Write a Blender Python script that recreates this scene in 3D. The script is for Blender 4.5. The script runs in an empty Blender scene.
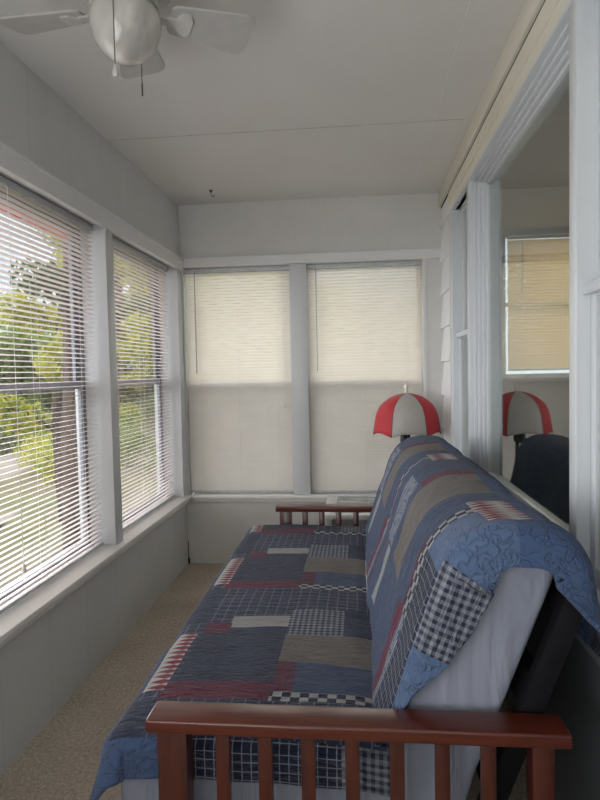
import bpy, bmesh, math, random
from math import sin, cos, pi, radians
from mathutils import Vector, Matrix, noise
random.seed(7)
C = bpy.context.scene.collection
H = 1.32

# ------------------------------------------------------------------ helpers
def link(name, me, mat=None, parent=None):
    o = bpy.data.objects.new(name, me); C.objects.link(o)
    if mat is not None:
        for m in (mat if isinstance(mat, (list, tuple)) else [mat]): me.materials.append(m)
    if parent is not None: o.parent = parent
    return o
def tag(o, label, cat, group=None, kind=None):
    o['label'] = label; o['category'] = cat
    if group: o['group'] = group
    if kind: o['kind'] = kind
    return o
def empty(name, loc, label, cat, group=None, kind=None):
    o = bpy.data.objects.new(name, None); C.objects.link(o); o.location = loc
    o.empty_display_size = .05
    return tag(o, label, cat, group, kind)
def smooth(o, angle=None):
    for p in o.data.polygons: p.use_smooth = True
    if angle is not None:
        try: o.data.set_sharp_from_angle(angle=radians(angle))
        except Exception: pass
    return o

class MB:
    """collects shapes into ONE mesh"""
    def __init__(s): s.v = []; s.f = []; s.org = Vector((0, 0, 0))
    def add(s, vs, fs):
        n = len(s.v); s.v += [tuple(v) for v in vs]; s.f += [tuple(i + n for i in f) for f in fs]
    def box(s, x0, x1, y0, y1, z0, z1):
        s.add([(x0,y0,z0),(x1,y0,z0),(x1,y1,z0),(x0,y1,z0),(x0,y0,z1),(x1,y0,z1),(x1,y1,z1),(x0,y1,z1)],
              [(0,3,2,1),(4,5,6,7),(0,1,5,4),(1,2,6,5),(2,3,7,6),(3,0,4,7)])
        return s
    def prism(s, prof, axis, a, b):
        """prof: list of 2D points, extruded along axis from a to b"""
        n = len(prof)
        def P(p, t):
            return {'x': (t, p[0], p[1]), 'y': (p[0], t, p[1]), 'z': (p[0], p[1], t)}[axis]
        s.add([P(p, a) for p in prof] + [P(p, b) for p in prof],
              [tuple(range(n))[::-1], tuple(range(n, 2*n))] + [(i, (i+1) % n, n+(i+1) % n, n+i) for i in range(n)])
        return s
    def tube(s, pts, rad, n=8, caps=True):
        pts = [Vector(p) for p in pts]
        if not isinstance(rad, (list, tuple)): rad = [rad]*len(pts)
        vs = []; fs = []; prev = None
        for i, p in enumerate(pts):
            t = (pts[min(i+1, len(pts)-1)] - pts[max(i-1, 0)])
            t = t.normalized() if t.length > 1e-9 else Vector((0, 0, 1))
            if prev is None:
                a = Vector((1, 0, 0)) if abs(t.x) < .9 else Vector((0, 1, 0))
                u = t.cross(a).normalized()
            else:
                u = (prev - t*prev.dot(t)).normalized()
            prev = u; w = t.cross(u)
            for k in range(n):
                an = 2*pi*k/n; vs.append(p + (u*cos(an) + w*sin(an))*rad[i])
        for i in range(len(pts)-1):
            for k in range(n):
                fs.append((i*n+k, i*n+(k+1) % n, (i+1)*n+(k+1) % n, (i+1)*n+k))
        if caps:
            fs.append(tuple(range(n))[::-1]); m = (len(pts)-1)*n; fs.append(tuple(range(m, m+n)))
        s.add(vs, fs); return s
    def lathe(s, prof, c, n=32, closed=False):
        """prof: (r,z) list around the vertical axis through c"""
        vs = []; fs = []
        for r, z in prof:
            for k in range(n):
                a = 2*pi*k/n; vs.append((c[0]+max(r, 1e-4)*cos(a), c[1]+max(r, 1e-4)*sin(a), c[2]+z))
        for i in range(len(prof)-1):
            for k in range(n): fs.append((i*n+k, i*n+(k+1) % n, (i+1)*n+(k+1) % n, (i+1)*n+k))
        s.add(vs, fs); return s
    def build(s, name, mat=None, parent=None, bevel=0, seg=2, smooth_=False, org=None):
        me = bpy.data.meshes.new(name)
        o_ = Vector(org) if org is not None else (parent.location.copy() if parent is not None and parent.parent is None else Vector((0, 0, 0)))
        me.from_pydata([tuple(Vector(v)-o_) for v in s.v], [], s.f); me.update()
        o = link(name, me, mat, parent)
        if org is not None and parent is None: o.location = o_
        if bevel:
            bm = bmesh.new(); bm.from_mesh(me); bmesh.ops.recalc_face_normals(bm, faces=bm.faces)
            ed = [e for e in bm.edges if len(e.link_faces) == 2 and e.calc_face_angle(0) > radians(40)]
            bmesh.ops.bevel(bm, geom=ed, offset=bevel, segments=seg, affect='EDGES', profile=.5, clamp_overlap=True)
            bm.to_mesh(me); bm.free(); smooth(o, 35)
        if smooth_: smooth(o, 50)
        return o
def structure(name, mb, mat, label=None, bevel=0):
    o = mb.build(name, mat, None, bevel=bevel); o['kind'] = 'structure'
    return o

# ------------------------------------------------------------------ materials
def srgb(r, g, b):
    f = lambda c: ((c/255)/12.92 if c/255 <= .04045 else (((c/255)+.055)/1.055)**2.4)
    return (f(r), f(g), f(b), 1)
def dk(c, f): return (c[0]*f, c[1]*f, c[2]*f, 1)
class NT:
    def __init__(s, name):
        s.m = bpy.data.materials.new(name); s.m.use_nodes = True; s.t = s.m.node_tree; s.t.nodes.clear()
        s.out = s.n('ShaderNodeOutputMaterial')
    def n(s, ty, **k):
        nd = s.t.nodes.new(ty)
        for a, b in k.items(): setattr(nd, a, b)
        return nd
    def l(s, a, b): s.t.links.new(a, b)
    def val(s, sock, v):
        if hasattr(v, 'is_output') or hasattr(v, 'links'): s.l(v, sock)
        else: sock.default_value = v
    def math(s, op, a, b=0.0, c=0.0):
        nd = s.n('ShaderNodeMath', operation=op)
        for i, v in enumerate((a, b, c)): s.val(nd.inputs[i], v)
        return nd.outputs[0]
    def mix(s, fac, a, b, blend='MIX'):
        nd = s.n('ShaderNodeMix', data_type='RGBA', blend_type=blend)
        s.val(nd.inputs[0], fac); s.val(nd.inputs[6], a); s.val(nd.inputs[7], b)
        return nd.outputs[2]
    def noise(s, scale, detail=3, vec=None, rough=.5, dist=0):
        nd = s.n('ShaderNodeTexNoise'); nd.inputs['Scale'].default_value = scale
        nd.inputs['Detail'].default_value = detail; nd.inputs['Roughness'].default_value = rough
        nd.inputs['Distortion'].default_value = dist
        if vec is not None: s.l(vec, nd.inputs['Vector'])
        return nd.outputs['Fac']
    def coord(s, scale=(1, 1, 1), kind='Object', rot=(0, 0, 0)):
        tc = s.n('ShaderNodeTexCoord'); mp = s.n('ShaderNodeMapping')
        mp.inputs['Scale'].default_value = scale; mp.inputs['Rotation'].default_value = rot
        s.l(tc.outputs[kind], mp.inputs['Vector']); return mp.outputs['Vector']
    def ramp(s, fac, stops):
        nd = s.n('ShaderNodeValToRGB'); e = nd.color_ramp.elements
        while len(e) < len(stops): e.new(.5)
        for i, (p, c) in enumerate(stops): e[i].position = p; e[i].color = c
        s.l(fac, nd.inputs[0]); return nd.outputs[0]
    def bump(s, h, strength=.3, dist=.01, prev=None):
        nd = s.n('ShaderNodeBump'); nd.inputs['Strength'].default_value = strength; nd.inputs['Distance'].default_value = dist
        s.l(h, nd.inputs['Height'])
        if prev is not None: s.l(prev, nd.inputs['Normal'])
        return nd.outputs[0]
    def pbr(s, color, rough=.6, normal=None, spec=.5, **k):
        nd = s.n('ShaderNodeBsdfPrincipled')
        s.val(nd.inputs['Base Color'], color); s.val(nd.inputs['Roughness'], rough)
        nd.inputs['Specular IOR Level'].default_value = spec
        for a, b in k.items(): s.val(nd.inputs[a.replace('_', ' ')], b)
        if normal is not None: s.l(normal, nd.inputs['Normal'])
        s.l(nd.outputs[0], s.out.inputs[0]); return nd

def m_paint(name, col, rough=.55, mott=.06, groove=None, spec=.4):
    t = NT(name); c = t.coord()
    n = t.noise(3.0, 4, c); n2 = t.noise(40, 3, c)
    f = t.math('ADD', t.math('MULTIPLY', n, .7), t.math('MULTIPLY', n2, .3))
    d = tuple(x*(1-mott) for x in col[:3])+(1,); l = tuple(min(1, x*(1+mott)) for x in col[:3])+(1,)
    base = t.ramp(f, [(.3, d), (.7, l)])
    h = t.noise(120, 3, c); nb = t.bump(h, .12, .002)
    if groove:
        sx = t.n('ShaderNodeSeparateXYZ'); t.l(c, sx.inputs[0])
        w = t.math('ADD', sx.outputs[0], sx.outputs[1])
        fr = t.math('FRACT', t.math('DIVIDE', w, groove))
        ln = t.math('LESS_THAN', fr, .035)
        base = t.mix(t.math('MULTIPLY', ln, .07), base, (.12, .12, .12, 1))
        nb = t.bump(t.math('SUBTRACT', 1, ln), .1, .002, nb)
    t.pbr(base, rough, nb, spec); return t.m
def m_plain(name, col, rough=.5, metal=0, spec=.5, nscale=30, amt=.12, **k):
    t = NT(name); n = t.noise(nscale, 3, t.coord())
    d = tuple(x*(1-amt) for x in col[:3])+(1,); l = tuple(min(1, x*(1+amt)) for x in col[:3])+(1,)
    t.pbr(t.ramp(n, [(.3, d), (.7, l)]), rough, None, spec, Metallic=metal, **k); return t.m
def m_carpet():
    t = NT('carpet_tan'); c = t.coord()
    n = t.noise(260, 2, c, .7); n2 = t.noise(70, 4, c, .7); n3 = t.noise(2.5, 3, c)
    f = t.math('ADD', t.math('MULTIPLY', n, .5), t.math('ADD', t.math('MULTIPLY', n2, .35), t.math('MULTIPLY', n3, .15)))
    col = t.ramp(f, [(.36, srgb(128, 117, 105)), (.5, srgb(192, 180, 164)), (.64, srgb(236, 225, 210))])
    t.pbr(col, .95, t.bump(f, .8, .012), .1); return t.m
def m_wood(name, dark, light, axis=0, rough=.28):
    t = NT(name); sc = [18, 18, 18]; sc[axis] = 1.6; c = t.coord(tuple(sc))
    n = t.noise(3.2, 6, c, .62, .6); n2 = t.noise(1.2, 2, t.coord())
    col = t.ramp(n, [(.3, dark), (.55, light), (.75, tuple(x*1.2 for x in light[:3])+(1,))])
    col = t.mix(t.math('MULTIPLY', n2, .35), col, dark)
    t.pbr(col, rough, t.bump(n, .08, .002), .5, Coat_Weight=.25, Coat_Roughness=.2); return t.m
def m_slat(name, col, trans, tf=.5):
    t = NT(name); n = t.noise(8, 3, t.coord())
    c = t.ramp(n, [(.3, tuple(x*.94 for x in col[:3])+(1,)), (.7, col)])
    d = t.n('ShaderNodeBsdfPrincipled'); t.l(c, d.inputs['Base Color']); d.inputs['Roughness'].default_value = .45
    tr = t.n('ShaderNodeBsdfTranslucent'); tr.inputs[0].default_value = trans
    mx = t.n('ShaderNodeMixShader'); mx.inputs[0].default_value = tf
    t.l(d.outputs[0], mx.inputs[1]); t.l(tr.outputs[0], mx.inputs[2]); t.l(mx.outputs[0], t.out.inputs[0]); return t.m
def m_glass(name, ior=1.5, tint=(1, 1, 1, 1), rough=0.0, boost=0.0):
    t = NT(name)
    a = t.n('ShaderNodeBsdfTransparent'); a.inputs[0].default_value = tint
    g = t.n('ShaderNodeBsdfGlossy'); g.inputs['Roughness'].default_value = rough
    g.inputs[0].default_value = (1, 1, 1, 1)
    ge = t.n('ShaderNodeNewGeometry'); dt = t.n('ShaderNodeVectorMath', operation='DOT_PRODUCT')
    t.l(ge.outputs['Incoming'], dt.inputs[0]); t.l(ge.outputs['Normal'], dt.inputs[1])
    k = t.math('POWER', t.math('SUBTRACT', 1.0, t.math('MINIMUM', t.math('ABSOLUTE', dt.outputs['Value']), 1.0)), 5.0)
    f0 = ((ior-1)/(ior+1))**2
    dust = t.noise(2.0, 2, t.coord())
    fac = t.math('MINIMUM', t.math('ADD', t.math('ADD', t.math('MULTIPLY', k, 1-f0), f0), t.math('MULTIPLY', dust, boost)), 1.0)
    mx = t.n('ShaderNodeMixShader'); t.l(fac, mx.inputs[0])
    t.l(a.outputs[0], mx.inputs[1]); t.l(g.outputs[0], mx.inputs[2]); t.l(mx.outputs[0], t.out.inputs[0]); return t.m
def m_screen(name, dens, col):
    t = NT(name); n = t.noise(900, 1, t.coord())
    a = t.n('ShaderNodeBsdfTransparent'); d = t.n('ShaderNodeBsdfDiffuse'); d.inputs[0].default_value = col
    mx = t.n('ShaderNodeMixShader'); t.l(t.math('ADD', t.math('MULTIPLY', n, .2), dens-.1), mx.inputs[0])
    t.l(a.outputs[0], mx.inputs[1]); t.l(d.outputs[0], mx.inputs[2]); t.l(mx.outputs[0], t.out.inputs[0]); return t.m

def m_fabric(name, kind, A, B=None, sp=.02, quilt='ripple', sp2=None):
    A = dk(A, .72); B = dk(B, .70) if B else None
    """UV is in metres: u across the quilt, v along the futon"""
    t = NT(name); tc = t.n('ShaderNodeTexCoord'); uv = tc.outputs['UV']
    s = t.n('ShaderNodeSeparateXYZ'); t.l(uv, s.inputs[0]); u, v = s.outputs[0], s.outputs[1]
    def fr(x, p): return t.math('FRACT', t.math('DIVIDE', t.math('ADD', x, 50), p))
    mp = t.n('ShaderNodeMapping'); mp.inputs['Scale'].default_value = (14, 60, 1); t.l(uv, mp.inputs[0])
    ripple = t.noise(1.0, 3, mp.outputs[0], .55, 1.2)
    mp2 = t.n('ShaderNodeMapping'); mp2.inputs['Scale'].default_value = (60, 60, 1); t.l(uv, mp2.inputs[0])
    weave = t.noise(14, 2, mp2.outputs[0])
    blot = t.noise(.25, 3, mp2.outputs[0])
    if kind == 'plain': col = t.mix(weave, tuple(x*.8 for x in A[:3])+(1,), tuple(min(1, x*1.18) for x in A[:3])+(1,))
    elif kind == 'grid':
        g = t.math('MAXIMUM', t.math('LESS_THAN', fr(u, sp), .12), t.math('LESS_THAN', fr(v, sp2 or sp), .12))
        col = t.mix(g, A, B)
    elif kind == 'lines':
        g = t.math('MULTIPLY', t.math('LESS_THAN', fr(v, sp), .45), t.math('GREATER_THAN', t.noise(.8, 2, mp2.outputs[0]), .42))
        col = t.mix(g, A, B)
    elif kind == 'check':
        g = t.math('ADD', t.math('MULTIPLY', t.math('LESS_THAN', fr(u, sp), .5), .5), t.math('MULTIPLY', t.math('LESS_THAN', fr(v, sp), .5), .5))
        col = t.mix(g, A, B)
    elif kind == 'dots':
        a = t.math('LESS_THAN', fr(u, sp), .5); b = t.math('LESS_THAN', fr(v, sp), .5)
        x = t.math('ABSOLUTE', t.math('SUBTRACT', a, b)); col = t.mix(x, A, B)
    elif kind == 'saw':
        tri = t.math('ABSOLUTE', t.math('SUBTRACT', fr(v, sp), .5))        # 0..0.5
        x = t.math('ADD', t.math('MULTIPLY', t.math('FRACT', t.math('DIVIDE', t.math('ADD', u, 50), sp2)), 1.0), 0)
        g = t.math('MULTIPLY', t.math('GREATER_THAN', t.math('ADD', x, tri), .62), t.math('LESS_THAN', t.math('SUBTRACT', x, tri), .56))
        col = t.mix(g, A, B)
    col = t.mix(t.math('MULTIPLY', blot, .25), col, (.05, .06, .09, 1))
    if quilt == 'stipple':
        mq = t.n('ShaderNodeMapping'); mq.inputs['Scale'].default_value = (1, 1, 1); t.l(uv, mq.inputs[0])
        nz = t.noise(40, .6, mq.outputs[0], .4, .9)
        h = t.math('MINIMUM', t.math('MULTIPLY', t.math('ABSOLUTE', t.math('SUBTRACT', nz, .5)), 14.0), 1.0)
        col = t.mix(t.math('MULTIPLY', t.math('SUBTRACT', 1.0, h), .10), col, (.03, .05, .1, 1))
        nb = t.bump(h, .55, .012, t.bump(ripple, .5, .016))
    else:
        nb = t.bump(ripple, 1.0, .026)
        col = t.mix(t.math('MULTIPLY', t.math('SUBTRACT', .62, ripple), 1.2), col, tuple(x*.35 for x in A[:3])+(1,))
    nb = t.bump(weave, .15, .001, nb)
    t.pbr(col, .9, nb, .15, Sheen_Weight=.12); return t.m

WALL = m_paint('wall_paint_grey', srgb(206, 207, 206), .6, groove=.32)
WALLB = m_paint('wall_paint_back', srgb(212, 211, 207), .6)
CEIL = m_paint('ceiling_paint', srgb(214, 212, 208), .6, .03)
TRIM = m_paint('trim_paint_white', srgb(222, 222, 222), .35, .03)
COLUMN = m_paint('column_paint', srgb(206, 207, 208), .3, .03)
SILL = m_paint('sill_paint', srgb(236, 234, 230), .35, .05)
CREAM = m_paint('cream_fascia', srgb(226, 222, 208), .45, .04)
SIDING = m_paint('siding_white', srgb(232, 233, 234), .5, .03)
CASING = m_paint('casing_paint', srgb(208, 212, 216), .3, .03)
CARPET = m_carpet()
SLAT_L = m_slat('blind_slat_white', srgb(214, 205, 202), (.8, .74, .72, 1), .36)
SLAT_B = m_slat('blind_slat_cream', srgb(240, 238, 235), (.90, .81, .66, 1), .30)
SLAT_I = m_slat('blind_slat_tan', srgb(180, 150, 105), (.7, .46, .2, 1), .4)
RAILM = m_plain('blind_rail_enamel', srgb(190, 192, 196), .3)
CORD = m_plain('cord_white', srgb(225, 222, 214), .7)
WANDM = m_plain('clear_wand', srgb(168, 174, 180), .2)
ALU = m_plain('window_aluminium', srgb(150, 152, 160), .35, .3)
ALUD = m_plain('window_track_dark', srgb(112, 112, 118), .5)
GLASS = m_glass('window_glass', 1.45)
PICG = m_glass('picture_glass', 1.75, (.84, .88, .86, 1), 0.0, .03)
SCREEN = m_screen('insect_screen', .50, (.09, .1, .12, 1))
WOODX = m_wood('red_brown_wood', srgb(58, 22, 13), srgb(94, 40, 24), 0)
WOODZ = m_wood('red_brown_wood_upright', srgb(50, 19, 12), srgb(82, 34, 21), 2)
DARKF = m_plain('black_metal', (.008, .008, .010, 1), .8, spec=.15)
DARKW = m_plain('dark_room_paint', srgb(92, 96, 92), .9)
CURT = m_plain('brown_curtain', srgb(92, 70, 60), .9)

# ------------------------------------------------------------------ room shell
XL, XR, YB, YF, ZC = -1.206, .56, 4.058, -1.7, 2.478
structure('floor', MB().box(-1.5, 3.6, YF-.1, 5.4, -.12, 0), CARPET)
structure('ceiling', MB().box(-1.52, 3.6, YF-.1, 5.4, ZC, ZC+.12), CEIL)
# left wall: lower panel, header, piers around the two windows
W1, W2 = (1.30, 2.81), (2.90, 3.955)
lw = MB()
lw.box(-1.40, XL, YF, 4.20, 0, .465); lw.box(-1.40, XL, YF, 4.20, 2.05, ZC)
lw.box(-1.40, XL, YF, W1[0], .465, 2.05)
structure('wall_left', lw, WALL)
cl = MB().box(-1.38, -1.198, W1[1], W2[0], .488, 2.05)
structure('trim_1', cl, COLUMN, bevel=.004)
structure('trim_2', MB().box(-1.38, -1.198, W2[1], 4.056, .488, 2.05), COLUMN)
structure('trim_3', MB().box(-1.206, -1.178, YF, 4.03, 2.03, 2.098).prism([(-1.206, 2.098), (-1.168, 2.098), (-1.168, 2.108), (-1.206, 2.108)], 'y', YF, 4.03), TRIM)
structure('trim_4', MB().box(-1.40, -1.160, YF, 4.03, .465, .490).box(-1.206, -1.178, YF, 4.03, .44, .465), SILL, bevel=.003)
# back wall with two window openings
BW = ((-1.188, -.452), (-.337, .432))
bw = MB()
bw.box(-1.40, .80, YB, 4.20, 0, .465); bw.box(-1.40, .80, YB, 4.20, 2.05, ZC)
bw.box(-1.40, BW[0][0], YB, 4.20, .465, 2.05); bw.box(BW[1][1], .80, YB, 4.20, .465, 2.05)
structure('wall_back', bw, WALLB)
structure('trim_5', MB().box(BW[0][1], BW[1][0], 4.046, 4.19, .488, 2.05), COLUMN, bevel=.003)
structure('trim_6', MB().box(-1.178, .56, 4.034, YB, 2.052, 2.104).box(-1.178, .56, 4.028, YB, 2.104, 2.114), TRIM)
structure('trim_7', MB().box(-1.160, .56, 4.012, 4.19, .465, .488).box(-1.15, .56, 4.034, YB, .44, .465), SILL, bevel=.003)
structure('trim_8', MB().box(.432, .452, 4.05, 4.06, .488, 2.052), TRIM)
# wall behind the camera
structure('trim_17', MB().box(-1.206, -1.196, 4.046, 4.058, 0, .04).box(-1.206, -1.202, 4.053, 4.058, .04, .16), DARKF)
structure('wall_front', MB().box(-1.40, .80, YF-.1, YF, 0, ZC), WALLB)

# ceiling seams (flat battens over panel joints)
structure('trim_9', MB().box(XL, .5, 2.895, 2.899, ZC-.0015, ZC), m_plain('seam_grey', srgb(184, 182, 178), .8))  # thin strip, a little darker than the ceiling
structure('trim_10', MB().box(.366, .370, 0, 2.89, ZC-.0015, ZC).box(.366, .370, 2.905, YB, ZC-.0012, ZC), m_plain('seam_light', srgb(222, 220, 216), .8))

# ------------------------------------------------------------------ right (house) wall: lap siding
def siding(mb, y0, y1, z0, z1):
    zs = [2.241-.217*i for i in range(-1, 11)]
    for z in zs:
        a, b = max(z, z0), min(z+.217, z1)
        if b-a < .01: continue
        # butt (thick, proud) at the bottom, thin at the top
        xb = .545+ (a-z)/.217*.02; xt = .545+(b-z)/.217*.02
        mb.prism([(xb, a), (xt, b), (.60, b), (.60, a)], 'y', y0, y1)
    return mb
UY0, UY1, UZ0, UZ1 = .55, 3.69, .70, 2.37
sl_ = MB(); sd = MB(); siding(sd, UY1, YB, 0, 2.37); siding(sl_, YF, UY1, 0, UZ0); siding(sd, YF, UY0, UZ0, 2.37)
sd.box(.60, .72, UY1-.02, YB+.1, 0, ZC); sd.box(.60, .72, YF, UY1, 0, UZ0-.02); sd.box(.60, .72, YF, UY0+.02, UZ0-.02, ZC); sd.box(.60, .72, UY0, UY1, 2.27, ZC)
structure('wall_right', sd, SIDING)
structure('wall_right_lower', sl_, m_paint('siding_shaded_lower', srgb(104, 108, 112), .6, .05))  # deep shade behind the futon painted into the siding colour
# crown box under the ceiling, dark slot and cream fascia boards
structure('trim_11', MB().box(.540, .60, YF, YB, 2.385, ZC), CREAM, bevel=.003)
structure('trim_12', MB().box(.556, .60, YF, YB, 2.372, 2.385), DARKF)
structure('trim_13', MB().box(.552, .60, YF, 3.72, 2.318, 2.372).box(.546, .60, YF, 3.72, 2.300, 2.318).box(.554, .60, YF, 3.70, 2.255, 2.300), CREAM)

# the triple window unit in the right wall
PY0, PY1 = 1.655, 3.075           # picture opening
PZ0, PZ1 = .80, 2.245
DY0, DY1 = 3.135, 3.60            # far narrow sash
NY0, NY1 = .70, 1.600             # near sash
wu = MB()
wu.box(.552, .60, UY0, UY1, 2.245, 2.256)                       # head strip
wu.box(.556, .70, DY1, UY1, UZ0, 2.256)                          # far casing
wu.box(.550, .70, 3.655, UY1, UZ0, 2.256)
wu.box(.556, .70, PY1, DY0, UZ0, 2.256)                          # mullion far/picture
wu.box(.556, .70, NY1, PY0, .60, 2.256)                          # mullion near/picture
wu.box(.556, .70, UY0, NY0, UZ0, 2.256)
structure('trim_14', wu, CASING, bevel=.0025)
# picture window frame: stepped stops at far jamb, head and sill
def stepped(mb, y0, y1, z0, z1, steps):
    for (x0, x1, w, v) in steps:
        mb.box(x0, x1, y1-w, y1, z0, z1); mb.box(x0, x1, y0, y0+.015, z0, z1)
        mb.box(x0, x1, y0+.015, y1-w, z1-v, z1); mb.box(x0, x1, y0+.015, y1-w, z0, z0+v)
pw = MB()
stepped(pw, PY0-.001, PY1+.001, PZ0-.03, PZ1, [(.574, .590, .022, .010), (.590, .606, .050, .022), (.606, .622, .078, .034), (.622, .66, .096, .046)])
pw.prism([(.556, .778), (.59, .788), (.60, .800), (.60, .74), (.556, .74)], 'y', PY0, PY1)
w3 = structure('window_3', pw, CASING, bevel=.002)
g = MB().box(.634, .637, PY0+.012, PY1-.09, PZ0-.0, PZ1-.04).build('glass_pane', PICG, w3)
def dh(name, y0, y1, zr, x=.598, z0=.76, z1=2.245):
    fr = MB()
    def frame(xa, xb, za, zb, w, hb):
        fr.box(xa, xb, y0, y0+w, za, zb); fr.box(xa, xb, y1-w, y1, za, zb)
        fr.box(xa, xb, y0+w, y1-w, zb-w, zb); fr.box(xa, xb, y0+w, y1-w, za, za+hb)
    frame(x+.012, x+.040, zr-.02, z1, .028, .03)
    frame(x-.008, x+.014, z0, zr+.015, .034, .05)
    fr.box(x-.026, x-.006, y0+.0, y1-.0, zr-.012, zr+.016)        # proud meeting rail
    fr.box(.560, .66, y0, y1, z0-.05, z0); fr.box(.575, .66, y0, y1, z1, z1+.011)
    w = structure(name, fr, CASING, bevel=.002)
    MB().box(x+.024, x+.028, y0+.02, y1-.02, zr, z1-.02).box(x+.002, x+.006, y0+.03, y1-.03, z0+.04, zr).build('glass_pane', PICG, w)
    return w
dh('window_4', DY0, DY1, 1.515)
dh('window_5', NY0, NY1, 1.515)
structure('trim_15', MB().box(.549, .60, UY0-.03, UY1+.02, .62, .70), m_paint('sill_apron_shaded', srgb(128, 132, 136)), bevel=.002)  # apron colour greyed to carry the same painted shade as the siding below

# room of the house seen through the glass
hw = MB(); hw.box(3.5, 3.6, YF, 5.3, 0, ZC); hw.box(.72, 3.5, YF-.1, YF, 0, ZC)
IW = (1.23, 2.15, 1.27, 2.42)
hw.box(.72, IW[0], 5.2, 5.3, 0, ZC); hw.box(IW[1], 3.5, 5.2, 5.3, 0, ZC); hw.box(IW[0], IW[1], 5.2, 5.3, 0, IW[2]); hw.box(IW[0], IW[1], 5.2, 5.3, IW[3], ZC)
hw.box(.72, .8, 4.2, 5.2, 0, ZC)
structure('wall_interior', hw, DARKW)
# brown curtain behind the near sash
cu = MB(); n = 60
vs = []; fs = []
for i in range(n+1):
    y = .72+.86*i/n; x = .80+.016*sin(i*1.25)
    vs += [(x, y, .72), (x, y, 2.3)]
for i in range(n): fs.append((2*i, 2*i+2, 2*i+3, 2*i+1))
cu.add(vs, fs); tag(cu.build('curtain', CURT, None, smooth_=True, org=(.80, 1.15, 2.3)), 'dark brown curtain hanging behind the upper pane at the right edge', 'curtain')

# ------------------------------------------------------------------ exterior windows (frames, glass, screens)
def ext_window(name, axis, a0, a1, p, d, zr, z0=.49, z1=2.05):
    """axis 'y': window in the left wall (runs along y) at x=p; axis 'x': in the back wall at y=p. d = outward sign"""
    def bx(mb, a, b, q0, q1, za, zb):
        q0, q1 = min(q0, q1), max(q0, q1)
        if axis == 'y': mb.box(q0, q1, a, b, za, zb)
        else: mb.box(a, b, q0, q1, za, zb)
    fr = MB(); w = .012
    bx(fr, a0, a0+w, p, p+d*.03, z0, z1); bx(fr, a1-w, a1, p, p+d*.03, z0, z1)
    bx(fr, a0+w, a1-w, p, p+d*.05, z1-w, z1); bx(fr, a0+w, a1-w, p, p+d*.05, z0, z0+w)
    o = fr.build(name, ALUD if axis == 'y' else TRIM); o['kind'] = 'structure'
    s = MB()
    for (za, zb, q, rw) in ((zr-.012, z1-w, p+d*.03, .022), (z0+w, zr+.028, p+d*.006, .026)):
        bx(s, a0+w, a0+w+rw, q, q+d*.016, za, zb); bx(s, a1-w-rw, a1-w, q, q+d*.016, za, zb)
        bx(s, a0+w+rw, a1-w-rw, q, q+d*.016, zb-rw, zb); bx(s, a0+w+rw, a1-w-rw, q, q+d*.016, za, za+rw)
    s.build('sash', ALU, o)
    g = MB()
    bx(g, a0+w+.01, a1-w-.01, p+d*.037, p+d*.039, zr, z1-w-.01); bx(g, a0+w+.01, a1-w-.01, p+d*.013, p+d*.015, z0+w+.01, zr+.01)
    g.build('glass_pane', GLASS, o)
    if axis == 'x':
        k = MB(); bx(k, a0+w, a1-w, p+d*.052, p+d*.053, z0+w, zr); k.build('insect_screen', SCREEN, o)
    return o
ext_window('window_1', 'y', W1[0], W1[1], -1.325, -1, 1.275)
ext_window('window_2', 'y', W2[0], W2[1], -1.325, -1, 1.275)
ext_window('window_6', 'x', BW[0][0], BW[0][1], 4.125, 1, 1.24)
ext_window('window_7', 'x', BW[1][0], BW[1][1], 4.125, 1, 1.24)

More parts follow.
